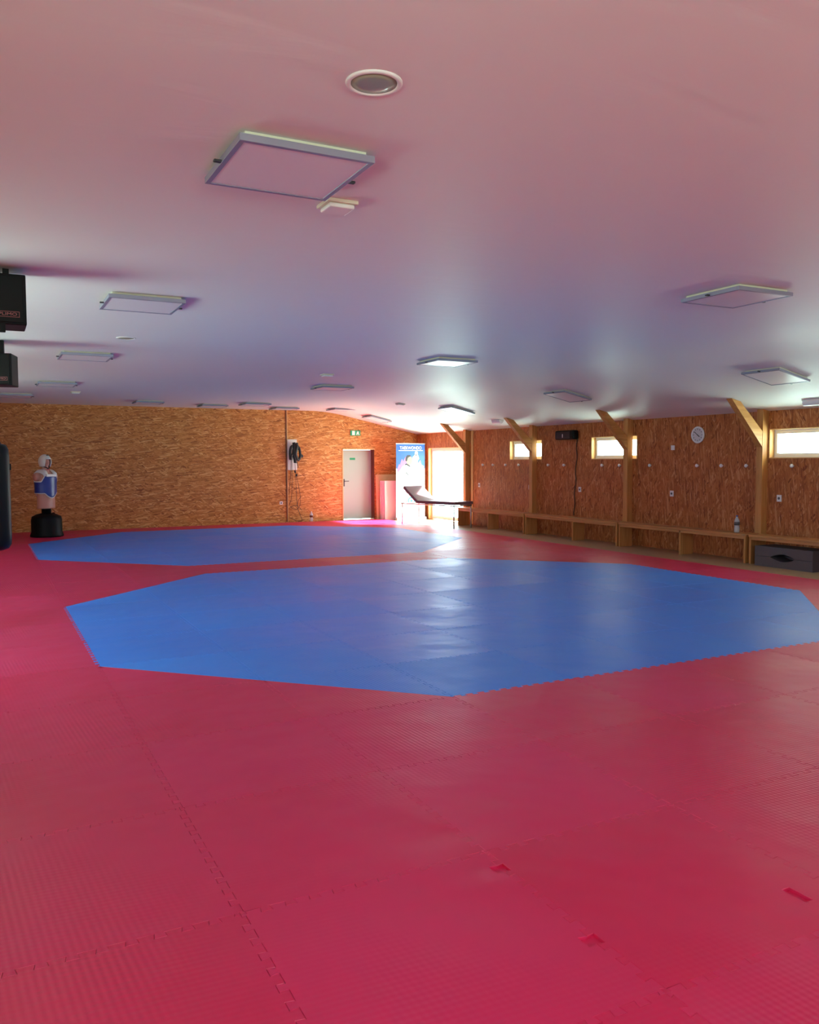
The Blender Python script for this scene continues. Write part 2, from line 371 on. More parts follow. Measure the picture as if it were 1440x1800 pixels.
# ------------------------------------------------------------------ windows in the right wall
def window(name, x, y0, y1, z0, z1, wall='R', door=False, slim=False):
    sgn = 1 if wall == 'R' else -1
    fr = MB(); w = 0.055; a, b = sorted((x+sgn*0.10, x+sgn*0.165))
    def ring(mbx, y0, y1, z0, z1, w, a, b):
        mbx.box(a, b, y0, y1, z0, z0+w, 0.004); mbx.box(a, b, y0, y1, z1-w, z1, 0.004)
        mbx.box(a, b, y0, y0+w, z0+w, z1-w, 0.004); mbx.box(a, b, y1-w, y1, z0+w, z1-w, 0.004)
    ring(fr, y0, y1, z0, z1, w, a, b)
    o = struct(name, fr, M['pvc'])
    s_ = MB(); a2, b2 = sorted((x+sgn*0.085, x+sgn*0.145))
    if door:
        mid = (y0+y1)/2
        for p, q in ((y0+w, mid), (mid, y1-w)) if (y1-y0) > 1.6 and not slim else ((y0+w, y1-w),): ring(s_, p, q, z0+w, z1-w, 0.05, a2, b2)
    else: ring(s_, y0+w-0.01, y1-w+0.01, z0+w-0.01, z1-w+0.01, 0.035, a2, b2)
    s_.obj('window_sash', M['pvc'], o)
    g = MB().box(x+sgn*0.118-0.002, x+sgn*0.118+0.002, y0+w, y1-w, z0+w, z1-w); g.obj('pane', M['glass'], o)
    h = MB(); zc = z0+w+0.02 if not door else 1.0
    return o
names = ['door_2', 'window_1', 'window_2', 'window_3', 'window_9', 'window_10']  # last one is unseen, added to brighten the floor at right
for nm, (a, b, c, d) in zip(names, R_OPEN):
    window(nm, XR, a, b, c, d, 'R', door=nm.startswith('door'), slim=True)
for k, (a, b, c, d) in enumerate(L_OPEN): window('window_%d' % (4+k), XL, a, b, c, d, 'L')
# lining boards of the openings in the right wall (pale cut edges)
for k, (a, b, c, d) in enumerate(R_OPEN):
    mb = MB(); e = 0.014; x0, x1 = XR-0.006, XR+0.10
    mb.box(x0, x1, b-e, b, c, d); mb.box(x0, x1, a, a+e, c, d); mb.box(x0, x1, a, b, d-e, d)
    if c > 0: mb.box(x0, x1, a, b, c, c+e)
    struct('trim_%d' % (4+k), mb, M['osb_edge'])

# ------------------------------------------------------------------ far door
o = struct('door_1', MB().box(DX0+0.005, DX1-0.005, YB+0.20, YB+0.245, 0.0, DZ-0.005, 0.003), M['door'])
hb = MB().box(DX0+0.085, DX0+0.125, YB+0.19, YB+0.2, 0.90, 1.10, 0.003)
hb.lathe([(0.012, 0), (0.012, 0.05)], 12, (DX0+0.105, YB+0.145, 1.04), 'Y'); hb.box(DX0+0.095, DX0+0.23, YB+0.135, YB+0.155, 1.03, 1.05, 0.005)
hb.obj('door_handle', M['dmetal'], o)
sg = MB().box(8.98, 9.14, YB+0.196, YB+0.2, 1.62, 1.68).obj('door_sign', M['green'], o); sg['label'] = 'small green sign'
mb = MB(); e = 0.02
mb.box(DX0-0.03, DX0, YB-0.012, YB+0.02, 0, DZ+0.03); mb.box(DX0-0.03, DX1+0.02, YB-0.012, YB+0.02, DZ, DZ+0.03)
struct('trim_9', mb, M['osb_edge'])
struct('trim_10', MB().box(DX1-0.012, DX1, YB-0.004, YB+0.198, 0, DZ), M['brown'])

# ------------------------------------------------------------------ puzzle mats
GX, GY = 0.753, 4.780            # grid origin = near-left corner of the near octagon's bounding box
NT, AMP = 11, 0.015
def edge_pts(skip=()):
    """tooth profile from t=0 to 1: list of (t, offset); dovetail teeth, periodic for every edge"""
    pts = [(0.0, 0.0)]; p = 1.0/NT
    for k in range(NT):
        a = k*p; off = AMP if k not in skip else -0.048
        pts += [(a+0.24*p, -AMP if k else 0.0), (a+0.18*p, off), (a+0.82*p, off), (a+0.76*p, -AMP if k < NT-1 else 0.0)]
    pts.append((1.0, 0.0)); return pts
def tile_outline(kind='full', flat=(), skips={}):
    """loop of 2-D points, counter-clockwise; kind: full or the corner kept (sw, se, ne, nw) of a diagonal half"""
    E = {}
    for side in 'snwe':
        prof_ = edge_pts(skips.get(side, ()))
        if side in flat: prof_ = [(0, 0), (1, 0)]
        E[side] = prof_
    south = [(t, o_) for t, o_ in E['s']]; north = [(t, 1+o_) for t, o_ in E['n']]
    west = [(o_, t) for t, o_ in E['w']]; east = [(1+o_, t) for t, o_ in E['e']]
    if kind == 'full': loop = south[:-1] + east[:-1] + north[::-1][:-1] + west[::-1][:-1]
    elif kind == 'sw': loop = south + west[::-1][:-1]
    elif kind == 'se': loop = south[:-1] + east
    elif kind == 'ne': loop = east[:-1] + north[::-1]
    elif kind == 'nw': loop = north[::-1][:-1] + west[::-1]
    return [p for i, p in enumerate(loop) if (Vector(p)-Vector(loop[i-1])).length > 1e-5]
def tile_mesh(name, mat, outline, holes=(), pits=()):
    G, CH, TK = 0.0013, 0.0018, 0.022
    bm = bmesh.new(); n = len(outline)
    def offs(loop, d):
        out = []; n = len(loop)
        for i, p in enumerate(loop):
            a, b = Vector(loop[i-1]), Vector(loop[(i+1) % n]); p = Vector(p)
            e1, e2 = (p-a).normalized(), (b-p).normalized(); n1, n2 = Vector((-e1.y, e1.x)), Vector((-e2.y, e2.x))
            m_ = (n1+n2); m_ = m_/max(m_.length_squared, 0.35)*2 if m_.length > 1e-6 else n1
            out.append(p + m_*d*0.5*2*0.5 if False else p + m_*d/2*1.0)
        return out
    top = []; 
    for li, loop in enumerate([outline, *holes]):
        l1 = [bm.verts.new((p.x, p.y, 0)) for p in offs(loop, G+CH)]
        l2 = [bm.verts.new((p.x, p.y, -CH)) for p in offs(loop, G)]
        l3 = [bm.verts.new((p.x, p.y, -TK if li == 0 else -0.012)) for p in offs(loop, G)]
        m_ = len(loop)
        for i in range(m_):
            j = (i+1) % m_
            bm.faces.new((l1[i], l2[i], l2[j], l1[j])); bm.faces.new((l2[i], l3[i], l3[j], l2[j]))
            top.append(bm.edges.get((l1[i], l1[j])))
        if li: bm.faces.new(l3)
    bmesh.ops.triangle_fill(bm, edges=top, use_beauty=True, normal=(0, 0, 1))
    for (a, b, c, d) in pits:
        bm.faces.new([bm.verts.new((x, y, -0.011)) for x, y in ((a, c), (b, c), (b, d), (a, d))])
    bmesh.ops.recalc_face_normals(bm, faces=bm.faces[:])
    me = bpy.data.meshes.new(name); bm.to_mesh(me); bm.free(); me.materials.append(mat); return me

def blue_kind(i, j):
    """what part of tile (i,j) is blue: None, 'full' or a half ('sw' = its south-west half is blue...)"""
    for j0 in (0, 8):
        a, b = i, j-j0
        if 0 <= a < 8 and 0 <= b < 7:
            cx, cy = min(a, 7-a), min(b, 6-b)
            if cx+cy == 0: return None, j0
            if cx+cy == 1 and cx <= 1 and cy <= 1:
                k = ('n' if b < 3 else 's') + ('e' if a < 4 else 'w'); return k, j0
            return 'full', j0
    return None, None
OPP = {'ne': 'sw', 'sw': 'ne', 'nw': 'se', 'se': 'nw'}
cache = {}
def get_mesh(color, kind, flat=(), skips=None, holes=(), pits=()):
    key = (color, kind, tuple(flat))
    if skips or holes or pits: return tile_mesh(color+'_mat_tile', M[color], tile_outline(kind, flat, skips or {}), holes, pits)
    if key not in cache: cache[key] = tile_mesh(color+'_mat_tile', M[color], tile_outline(kind, flat))
    return cache[key]
oct_near = thing('octagonal_mat', 'large blue octagonal mat area nearest the camera, made of foam tiles', 'mat', (GX+4, GY+3.5, 0), group='octagonal competition mats')
oct_far = thing('octagonal_mat', 'smaller-looking blue octagonal mat area in front of the far wall', 'mat', (GX+4, GY+11.5, 0), group='octagonal competition mats')
surround = thing('mat_surround', 'red interlocking foam matting that covers the hall floor around both blue octagons', 'mat', (GX+4, GY+6, 0))
red_list = []
def add_tile(color, kind, i, j, root, **kw):
    o = bpy.data.objects.new('mat_tile', get_mesh(color, kind, **kw)); COL.objects.link(o); o.parent = root
    o.location = (GX+i-root.location.x, GY+j-root.location.y, 0); return o
for j in range(-7, 16):
    for i in range(-2, 9):
        bk, j0 = blue_kind(i, j)
        flat = []
        if i == 8: flat.append('e')
        if i == -2: flat.append('w')
        if j == 15: flat.append('n')
        if j == -7: flat.append('s')
        if bk: add_tile('blue', bk, i, j, oct_near if j0 == 0 else oct_far)
        rk = 'full' if bk is None else OPP.get(bk)
        if rk: red_list.append((rk, i, j, tuple(flat)))
def size_in_view(r):
    c = Vector((GX+r[1]+0.5, GY+r[2]+0.5, -CAM_H)); d = c.dot(fw)
    if d < 0.3: return -1
    px = 720+1469*c.dot(rt2)/d; py = 900-1469*c.dot(up2)/d
    if px < -250 or px > 1690 or py > 2300: return -1
    return 1/(d*d*d)
red_list.sort(key=size_in_view, reverse=True)
rest = []
for n, (rk, i, j, flat) in enumerate(red_list):
    if n < 99:
        kw = {}
        if (i, j) == (1, -3):   # oblong hand slot near its right corner
            kw = dict(holes=[[(0.812, 0.252), (0.850, 0.252), (0.850, 0.155), (0.812, 0.155)]])
        if (i, j) == (0, -3):   # two open puzzle pockets along its right edge
            kw = dict(skips={'e': (3, 9)}, pits=[(0.94, 1.03, 0.26, 0.38), (0.94, 1.03, 0.80, 0.92)])
        add_tile('red', rk, i, j, surround, flat=flat, **kw)
    else: rest.append((rk, i, j, flat))
bm = bmesh.new()
for rk, i, j, flat in rest:
    me = get_mesh('red', rk, flat=flat).copy(); me.transform(Matrix.Translation((GX+i-surround.location.x, GY+j-surround.location.y, 0)))
    bm.from_mesh(me); bpy.data.meshes.remove(me)
me = bpy.data.meshes.new('mat_tiles'); bm.to_mesh(me); bm.free(); me.materials.append(M['red'])
o = bpy.data.objects.new('mat_tiles', me); COL.objects.link(o); o.parent = surround; o['kind'] = 'stuff'

# ------------------------------------------------------------------ posts with braces along the right wall
PY = [18.11, 15.25, 12.18, 9.12, 6.05]
PW, PD = 0.115, 0.125
def make_post(y, label):
    t = thing('timber_post', label, 'post', (XR-PD/2, y+PW/2, -0.022), group='timber posts with braces')
    top = zceil(XR-PD/2)+0.022
    MB().prism([(-PD/2, 0), (PD/2, 0), (PD/2, top-0.012), (-PD/2, top+0.012)], -PW/2, PW/2).obj('post', M['post'], t)
    b = MB(); X = lambda x: x-(XR-PD/2); Z = lambda z: z+0.022
    xa = XR-PD
    b.prism([(X(xa), Z(1.78)), (X(10.14), Z(zceil(10.14)-0.002)), (X(10.33), Z(zceil(10.33)-0.002)), (X(xa), Z(2.02))], -PW/2+0.004, PW/2-0.004)
    b.obj('brace', M['brace'], t); return t
post_labels = ['orange timber post with diagonal brace beside the bright glass door', 'timber post with diagonal brace in front of the farthest small window',
               'timber post with diagonal brace beside the middle small window', 'timber post with sunlit yellow brace left of the nearest small window', None]
for y, l in zip(PY[:4], post_labels): make_post(y, l)

# ------------------------------------------------------------------ benches
def make_bench(y0, y1, legs, label):
    t = thing('bench', label, 'bench', (10.65, (y0+y1)/2, -0.022), group='pine benches along the right wall')
    L = (y1-y0)/2; H = 0.452; cy = (y0+y1)/2
    MB().box(-0.155, 0.155, -L, L, H-0.035, H, 0.004).obj('seat', M['bench'], t)
    MB().box(-0.150, -0.128, -L+0.03, L-0.03, H-0.078, H-0.036, 0.002).obj('apron', M['bench'], t)
    for ly in legs: MB().box(-0.15, 0.145, ly-cy-0.017, ly-cy+0.017, 0, H-0.0355, 0.003).obj('leg', M['post'], t)
    return t
make_bench(15.09, 17.95, (17.92, 16.55, 15.115), 'pine bench farthest from the camera, behind the folding table')
make_bench(12.075, 15.05, (15.02, 13.40, 12.10), 'pine bench under the two small windows, second from the glass door')
make_bench(9.12, 12.035, (12.01, 10.50, 9.145), 'pine bench with a clear bottle on it, under the round clock')
make_bench(6.10, 9.07, (9.04, 7.50, 6.13), 'pine bench at the right edge, over the grey foam block')

# ------------------------------------------------------------------ hooks, sockets, clock, speaker box on the right wall
def make_hook():
    t = thing('coat_hook', '', 'hook', (XR, 0, 1.485), group='white coat hooks on the right wall')
    MB().lathe([(0.016, 0), (0.016, 0.006), (0.012, 0.010), (0.010, 0.014)], 20, (-0.014, 0, 0), 'X').obj('base', M['white'], t)
    h = MB().tube([(-0.010, 0, 0), (-0.03, 0, 0)], 0.008, 10)
    h.lathe([(0.001+0.029*math.sin(PI*q/10), -0.024*math.cos(PI*q/10)) for q in range(11)], 20, (-0.044, 0, 0), 'X')
    h.obj('knob', M['white'], t); return t
hk = make_hook(); hy = [17.44, 16.98, 16.44, 15.90, 14.78, 14.23, 13.01, 12.50, 11.68, 10.54, 10.01, 9.50, 8.65]
hl = ['white round coat hook nearest the glass door, first of the row', 'white round coat hook, second from the glass door', 'white coat hook just left of the farthest small window',
      'white coat hook under the farthest small window, left of the post', 'white coat hook just right of the second timber post', 'white coat hook under the black wall speaker',
      'white coat hook under the left end of the middle window', 'white coat hook under the middle window, close to the post', 'white coat hook right of the third post, below the small square switch',
      'white coat hook directly below the round clock', 'white coat hook between the one under the clock and the sunlit post', 'white coat hook just left of the sunlit post', 'white coat hook under the nearest small window']
for k, (y, l) in enumerate(zip(hy, hl)):
    if k == 0: hk.location.y = y; hk['label'] = l
    else: dup(hk, (XR, y, 1.485), l)
def make_socket():
    t = thing('wall_socket', '', 'socket', (XR, 0, 0.985), group='white sockets on the right wall')
    MB().box(-0.012, 0, -0.042, 0.042, -0.052, 0.052, 0.004).obj('plate', M['white'], t)
    MB().lathe([(0.021, 0), (0.021, 0.004), (0.017, 0.004), (0.016, 0.001)], 20, (-0.0155, 0, 0), 'X').obj('outlet', M['bgrey'], t)
    return t
sk = make_socket()
for k, (y, l) in enumerate(((17.65, 'white wall socket nearest the glass door, above the farthest bench'), (15.50, 'white wall socket just left of the second timber post'), (13.73, 'white wall socket right of the black speaker cable'),
                            (11.15, 'white wall socket right of the third timber post'), (8.89, 'white wall socket right of the sunlit post, under the nearest window'))):
    if k == 0: sk.location.y = y; sk['label'] = l
    else: dup(sk, (XR, y, 0.985), l)
t = thing('light_switch', 'small square white switch high on the wall left of the clock', 'switch', (XR, 11.14, 1.80))
MB().box(-0.012, 0, -0.042, 0.042, -0.042, 0.042, 0.004).obj('plate', M['white'], t)
MB().box(-0.017, -0.012, -0.026, 0.026, -0.028, 0.028, 0.002).obj('rocker', M['white'], t)
t = thing('wall_clock', 'round white wall clock with grey dial high on the right wall', 'clock', (XR, 10.55, 2.01))
MB().lathe([(0.120, 0), (0.142, 0.006), (0.146, 0.022), (0.138, 0.034), (0.122, 0.034), (0.120, 0.022)], 48, (0, 0, 0), 'X', T=Matrix.Scale(-1, 4, (1, 0, 0))).obj('rim', M['white'], t)
MB().lathe([(0.119, 0), (0.119, 0.002)], 40, (-0.0245, 0, 0), 'X').obj('dial', M['clockface'], t)
mb = MB()
for k in range(12):
    a = 2*PI*k/12; R = Matrix.Rotation(a, 4, 'X'); mb.box(-0.0275, -0.0245, -0.004, 0.004, 0.088, 0.108, T=R)
mb.obj('hour_marks', M['dgrey'], t)
for nm, a, l_, w_ in (('hour_hand', 2.2, 0.055, 0.006), ('minute_hand', -0.9, 0.085, 0.004)):
    MB().box(-0.0305, -0.028, -w_, w_, -0.012, l_, T=Matrix.Rotation(a, 4, 'X')).obj(nm, M['black'], t)
t = thing('wall_speaker', 'black rounded box speaker high on the right wall between two windows', 'speaker', (XR, 14.08, 2.11))
MB().box(-0.16, -0.012, -0.31, 0.31, -0.095, 0.095, 0.03).obj('cabinet', M['black'], t)
MB().box(-0.166, -0.158, -0.20, 0.26, -0.07, 0.07, 0.003).obj('grille', M['rubber'], t)
MB().box(-0.172, -0.166, 0.02, 0.045, -0.055, 0.02, 0.002).obj('emblem', M['metal'], t)
MB().box(-0.02, 0, -0.1, 0.1, -0.05, 0.05).obj('bracket', M['dgrey'], t)
cpts = [(XR-0.03, 13.80, 2.02)] + [(XR-0.012, 13.82+0.02*math.sin(k*1.3)-0.004*k*0+0.012*k*0.5, 2.0-k*0.1) for k in range(1, 16)] + [(XR-0.02, 13.9, 0.44)]
tag(MB().tube(cpts, 0.008, 8).obj('speaker_cable', M['cord']), 'thin black cable running down the wall from the black speaker to the bench', 'cable')

# ------------------------------------------------------------------ clear bottles
def make_bottle(loc, label, h, r, band):
    t = thing('water_bottle', label, 'bottle', loc)
    MB().lathe([(r*0.8, 0), (r, 0.01), (r, h*0.28), (r*0.86, h*0.33), (r, h*0.4), (r, h*0.66), (r*0.7, h*0.80), (r*0.33, h*0.90), (r*0.33, h*0.93)], 24).obj('body', M['pet'], t)
    MB().lathe([(r*0.38, h*0.93), (r*0.38, h), (r*0.3, h)], 16).obj('cap', M['bblue'] if band else M['white'], t)
    MB().lathe([(r*1.02, h*0.42), (r*1.02, h*0.62)], 24).obj('wrapper', M['bgrey'] if band else M['brown'], t)
    return t
make_bottle((10.66, 9.44, 0.430), 'clear plastic bottle standing on the bench below the clock', 0.27, 0.042, True)
make_bottle((7.72, 20.85, 0.0), 'clear bottle with a dark band standing on the mat against the far wall', 0.26, 0.045, False)

# ------------------------------------------------------------------ grey foam block under the last bench
t = thing('foam_step', 'large dark grey foam block with a leaf-shaped hand hole, pushed under the nearest bench', 'foam block', (10.68, 8.40, -0.022))
def lens(u, s): return s*0.055*max(0.0, math.cos(u/0.22*PI/2)) if abs(u) < 0.22 else 0.0
for nm, z0, z1, s_ in (('lower_block', 0.0, 0.150, -1), ('upper_block', 0.153, 0.300, 1)):
    poly = []
    us = [-0.5+k*0.02 for k in range(51)]
    if s_ < 0: poly = [(-0.5, z0), (0.5, z0)] + [(u, z1+lens(u, -1)) for u in us[::-1]]
    else: poly = [(u, z0+lens(u, 1)) for u in us] + [(0.5, z1), (-0.5, z1)]
    m_ = MB().prism(poly, -0.235, 0.05, 'YZ'); m_.box(0.05, 0.22, -0.5, 0.5, z0, z1)
    m_.obj(nm, M['foamgrey'], t)

# ------------------------------------------------------------------ roll-up banner
BX0, BX1, BYY = 9.985, 10.865, 20.36
t = thing('roll_up_banner', 'tall blue and white TAEKWONDO roll-up banner between the grey door and the glass door', 'banner', ((BX0+BX1)/2, BYY, -0.022))
w = (BX1-BX0)/2
MB().box(-w-0.015, w+0.015, -0.07, 0.07, 0, 0.075, 0.01).obj('base', M['metal'], t)
MB().box(-w-0.01, w+0.01, -0.012, 0.012, 2.065, 2.095, 0.003).obj('top_rail', M['metal'], t)
MB().tube([(0, 0.03, 0.05), (0, 0.03, 2.07)], 0.009, 8).obj('support_pole', M['metal'], t)
fab = MB(); fab.box(-w, w, -0.002, 0.0, 0.07, 2.07); fab_o = fab.obj('fabric', M['bwhite'], t)
art = MB()
def B(u, v): return ((u-0.5)*2*w, 2.07-v*2.0)   # u across, v down from the top, both 0..1
layer = [0]
def patch(poly, mi):
    layer[0] += 1; d = -0.0025-0.0004*layer[0]; art.mi = mi; art.prism([B(*p) for p in poly], d, d+0.0003)
def ell(cu, cv, ru, rv, mi, n=20, rot=0):
    patch([(cu+ru*math.cos(2*PI*k/n)*math.cos(rot)-rv*math.sin(2*PI*k/n)*math.sin(rot)*1.0, cv+(rv*math.sin(2*PI*k/n)*math.cos(rot)+ru*math.cos(2*PI*k/n)*math.sin(rot))*1.0) for k in range(n)], mi)
patch([(0, 0), (1, 0), (1, 0.34), (0.86, 0.30), (0.75, 0.27), (0.6, 0.24), (0.4, 0.26), (0.2, 0.30), (0.08, 0.35), (0, 0.33)], 0)
patch([(0.03, 0.35), (0.10, 0.27), (0.13, 0.29), (0.20, 0.20), (0.24, 0.24), (0.33, 0.17), (0.36, 0.3), (0.2, 0.36), (0.05, 0.38)], 1)
patch([(0.66, 0.30), (0.72, 0.22), (0.77, 0.26), (0.84, 0.22), (0.88, 0.28), (0.97, 0.30), (0.95, 0.36), (0.75, 0.36)], 1)
ell(0.70, 0.125, 0.055, 0.026, 2); patch([(0.64, 0.15), (0.76, 0.15), (0.80, 0.20), (0.74, 0.23), (0.70, 0.34), (0.56, 0.34), (0.58, 0.22), (0.56, 0.18)], 2)
ell(0.69, 0.150, 0.025, 0.010, 4)
patch([(0.05, 0.40), (0.22, 0.30), (0.34, 0.27), (0.5, 0.30), (0.62, 0.28), (0.8, 0.33), (0.97, 0.42), (0.97, 0.6), (0.8, 0.7), (0.2, 0.7), (0.03, 0.55)], 2)
patch([(0.34, 0.19), (0.40, 0.16), (0.50, 0.16), (0.55, 0.20), (0.56, 0.235), (0.53, 0.265), (0.46, 0.29), (0.38, 0.27), (0.34, 0.24)], 3)
patch([(0.32, 0.23), (0.33, 0.18), (0.38, 0.15), (0.47, 0.148), (0.53, 0.165), (0.45, 0.175), (0.40, 0.19), (0.38, 0.225), (0.35, 0.235)], 4)
patch([(0.30, 0.275), (0.36, 0.265), (0.50, 0.30), (0.48, 0.315), (0.36, 0.288), (0.30, 0.29)], 4)
for q in ([(0.29, 0.41), (0.35, 0.375), (0.44, 0.425), (0.40, 0.43), (0.35, 0.405)], [(0.15, 0.47), (0.19, 0.49), (0.24, 0.51), (0.22, 0.515), (0.17, 0.50)], [(0.24, 0.51), (0.28, 0.53), (0.32, 0.56), (0.29, 0.56), (0.25, 0.53)],
          [(0.83, 0.49), (0.90, 0.475), (0.88, 0.495), (0.84, 0.51)], [(0.64, 0.55), (0.74, 0.525), (0.72, 0.545), (0.66, 0.56)], [(0.29, 0.64), (0.40, 0.63), (0.39, 0.67), (0.37, 0.68), (0.34, 0.655)], [(0.60, 0.655), (0.65, 0.65), (0.64, 0.665), (0.61, 0.668)],
          [(0.55, 0.455), (0.59, 0.45), (0.59, 0.462), (0.56, 0.463)]): patch(q, 5)
for a0 in (0.35, 3.55):   # round cyan emblem
    ring_ = [(0.52+0.125*math.cos(a0-0.9+k*0.2), 0.775+0.055*math.sin(a0-0.9+k*0.2)) for k in range(13)]
    ring_ += [(0.52+0.085*math.cos(a0-0.9+k*0.2), 0.775+0.037*math.sin(a0-0.9+k*0.2)) for k in range(12, -1, -1)]; patch(ring_, 6)
ell(0.52, 0.735, 0.03, 0.013, 6); patch([(0.47, 0.77), (0.52, 0.757), (0.57, 0.77), (0.52, 0.80)], 6)
ao = art.obj('printed_picture', [M['bblue'], M['bpink'], M['bwhite'], M['bskin'], M['bhair'], M['bgrey'], M['bcyan']], t); ao['label'] = 'printed taekwondo fighters on the banner'
Rx = Matrix.Rotation(PI/2, 4, 'X')
u0, v0 = B(0.5, 0.055); text_mesh('lettering', 'TAEKWONDO', 0.12, M['bwhite'], t, Matrix.Translation((u0, -0.0135, v0)) @ Rx, width=0.66)
u0, v0 = B(0.5, 0.088); m_ = MB().box(-0.37, 0.37, -0.0135, -0.013, v0-0.006, v0+0.006); m_.obj('underline', M['bwhite'], t)

# ------------------------------------------------------------------ boards leaning beside the door
t = tag(MB().box(-0.35, 0.35, -0.011, 0.011, 0, 1.24, 0.002).obj('chipboard_sheet', M['board']), 'blond chipboard sheet leaning on the far wall right of the grey door', 'board')
t.location = (10.0, 20.90, -0.022); t.rotation_euler = (-0.06, 0, 0)
for k, (x, y, l) in enumerate(((9.88, 20.62, 'front white panel of the stack leaning behind the banner'), (9.855, 20.70, 'white panel in the middle of the stack behind the banner'), (9.83, 20.78, 'rear white panel of the stack, next to the chipboard sheet'))):
    p = tag(MB().box(-0.12, 0.30, -0.02, 0.02, 0, 1.07, 0.004).obj('white_panel', M['whiteboard']), l, 'panel', 'white panels stacked behind the banner')
    p.location = (x, y, -0.022); p.rotation_euler = (-0.02, 0, 0)

# ------------------------------------------------------------------ adjustable treatment table
ang = math.atan2(0.16, 0.60)
t = thing('massage_table', 'low mauve folding treatment table with raised head end, in front of the glass door', 'table', (9.885, 17.07, -0.022), ang)
LW, HT = 0.62, 0.56
MB().box(-0.01, LW+0.01, -0.03, 1.30, HT, HT+0.075, 0.018).obj('cushion', M['purple'], t)
hb = MB(); R_ = Matrix.Translation((0, 1.31, HT)) @ Matrix.Rotation(math.radians(36), 4, 'X')
hb.box(-0.01, LW+0.01, 0.0, 0.62, 0.0, 0.075, 0.018, T=R_); hb.obj('head_rest', M['purple'], t)
fr = MB(); fr.tube([(0.02, 0, HT-0.02), (0.02, 1.9, HT-0.02), (LW-0.02, 1.9, HT-0.02), (LW-0.02, 0, HT-0.02), (0.02, 0, HT-0.02)], 0.014); fr.obj('frame', M['metal'], t)
for x, y in ((0.02, 0.02), (LW-0.02, 0.02), (0.02, 1.86), (LW-0.02, 1.86)):
    MB().tube([(x, y, 0.0225 if (x < 0.1 and y > 1) else 0.0), (x, y, HT-0.02)], 0.016, 10).obj('leg', M['metal'], t)
MB().tube([(0.02, 1.7, HT), (0.04, 1.62, HT+0.20)], 0.009, 8).obj('strut', M['metal'], t)

# ------------------------------------------------------------------ exit sign, far-wall socket
t = thing('exit_sign', 'small green and white emergency exit pictogram sign above the grey door', 'sign', (9.06, YB, 2.35))
MB().box(-0.145, 0.145, -0.03, 0.0, -0.07, 0.07, 0.004).obj('housing', M['green'], t)
p = MB(); p.prism([(-0.10, -0.055), (-0.02, -0.055), (-0.02, 0.055), (-0.10, 0.055)], -0.0325, -0.0305)      # door
p.prism([(0.10, 0.035), (0.055, 0.05), (0.035, 0.0), (0.02, -0.05), (0.05, -0.05), (0.065, -0.012), (0.09, -0.05), (0.12, -0.045), (0.09, 0.0)], -0.0325, -0.0305)   # running figure
p.obj('pictogram', M['white'], t)
t = thing('wall_socket', 'white socket low on the far wall left of the hanging straps', 'socket', (6.94, YB, 0.50))
MB().box(-0.042, 0.042, -0.012, 0, -0.042, 0.042, 0.004).obj('plate', M['white'], t)
MB().lathe([(0.02, 0), (0.02, 0.003)], 20, (0, -0.015, 0), 'Y').obj('outlet', M['bgrey'], t)

# ------------------------------------------------------------------ straps on the white board
tag(MB().box(-0.13, 0.13, -0.02, 0, -0.40, 0.40, 0.003).obj('backing_board', M['whiteboard'], None, (7.255, YB, 1.76)), 'narrow white board on the far wall behind the hanging black straps', 'board')
# picture crop 480..560 x 760..920 at 11.25 px per px -> world metres on the far wall
def WP(px, py, d=0.05):
    x = 7.11+(480+px/11.25-504)*0.01645; z = 2.15-(760+py/11.25-773)*0.01486; return (x, YB-d, z)
t = thing('hanging_straps', 'tangle of black straps and long cords hanging from a hook on the narrow white board', 'straps', (7.27, YB-0.05, 2.02))
def rel(pts): return [Vector(p)-t.location for p in pts]
def curve(pts, n=8):
    P = [Vector(p) for p in pts]; out = []
    for i in range(len(P)-1):
        p0, p1, p2, p3 = P[max(i-1, 0)], P[i], P[i+1], P[min(i+2, len(P)-1)]
        for k in range(n):
            s_ = k/n; out.append(0.5*((2*p1)+(-p0+p2)*s_+(2*p0-5*p1+4*p2-p3)*s_*s_+(-p0+3*p1-3*p2+p3)*s_**3))
    return out+[P[-1]]
MB().tube(rel([WP(400, 200, -0.011), WP(400, 230, 0.06), WP(400, 205, 0.10)]), 0.008).obj('hook', M['dmetal'], t)
for pts, r in (([WP(380, 260, .06), WP(330, 290, .07), WP(310, 400, .08), WP(315, 540, .08)], 0.034), ([WP(385, 200, .06), WP(390, 300, .08), WP(375, 420, .09), WP(400, 560, .09), WP(400, 600, .08)], 0.045),
               ([WP(440, 210, .06), WP(445, 260, .08), WP(480, 330, .09), WP(490, 480, .1), WP(450, 560, .09)], 0.036), ([WP(400, 250, .06), WP(430, 260, .1), WP(420, 330, .1), WP(400, 430, .1), WP(440, 550, .09)], 0.05),
               ([WP(480, 440, .08), WP(520, 460, .1), WP(535, 480, .08)], 0.035), ([WP(345, 430, .08), WP(325, 480, .09), WP(320, 545, .09)], 0.038), ([WP(450, 570, .08), WP(440, 610, .07), WP(460, 680, .06), WP(455, 700, .05)], 0.010),
               ([WP(400, 750, .05), WP(410, 800, .05)], 0.025), ([WP(435, 820, .05), WP(430, 870, .05)], 0.022)):
    MB().tube(rel(curve(pts, 6)), r, 8).obj('strap', M['rubber'], t)
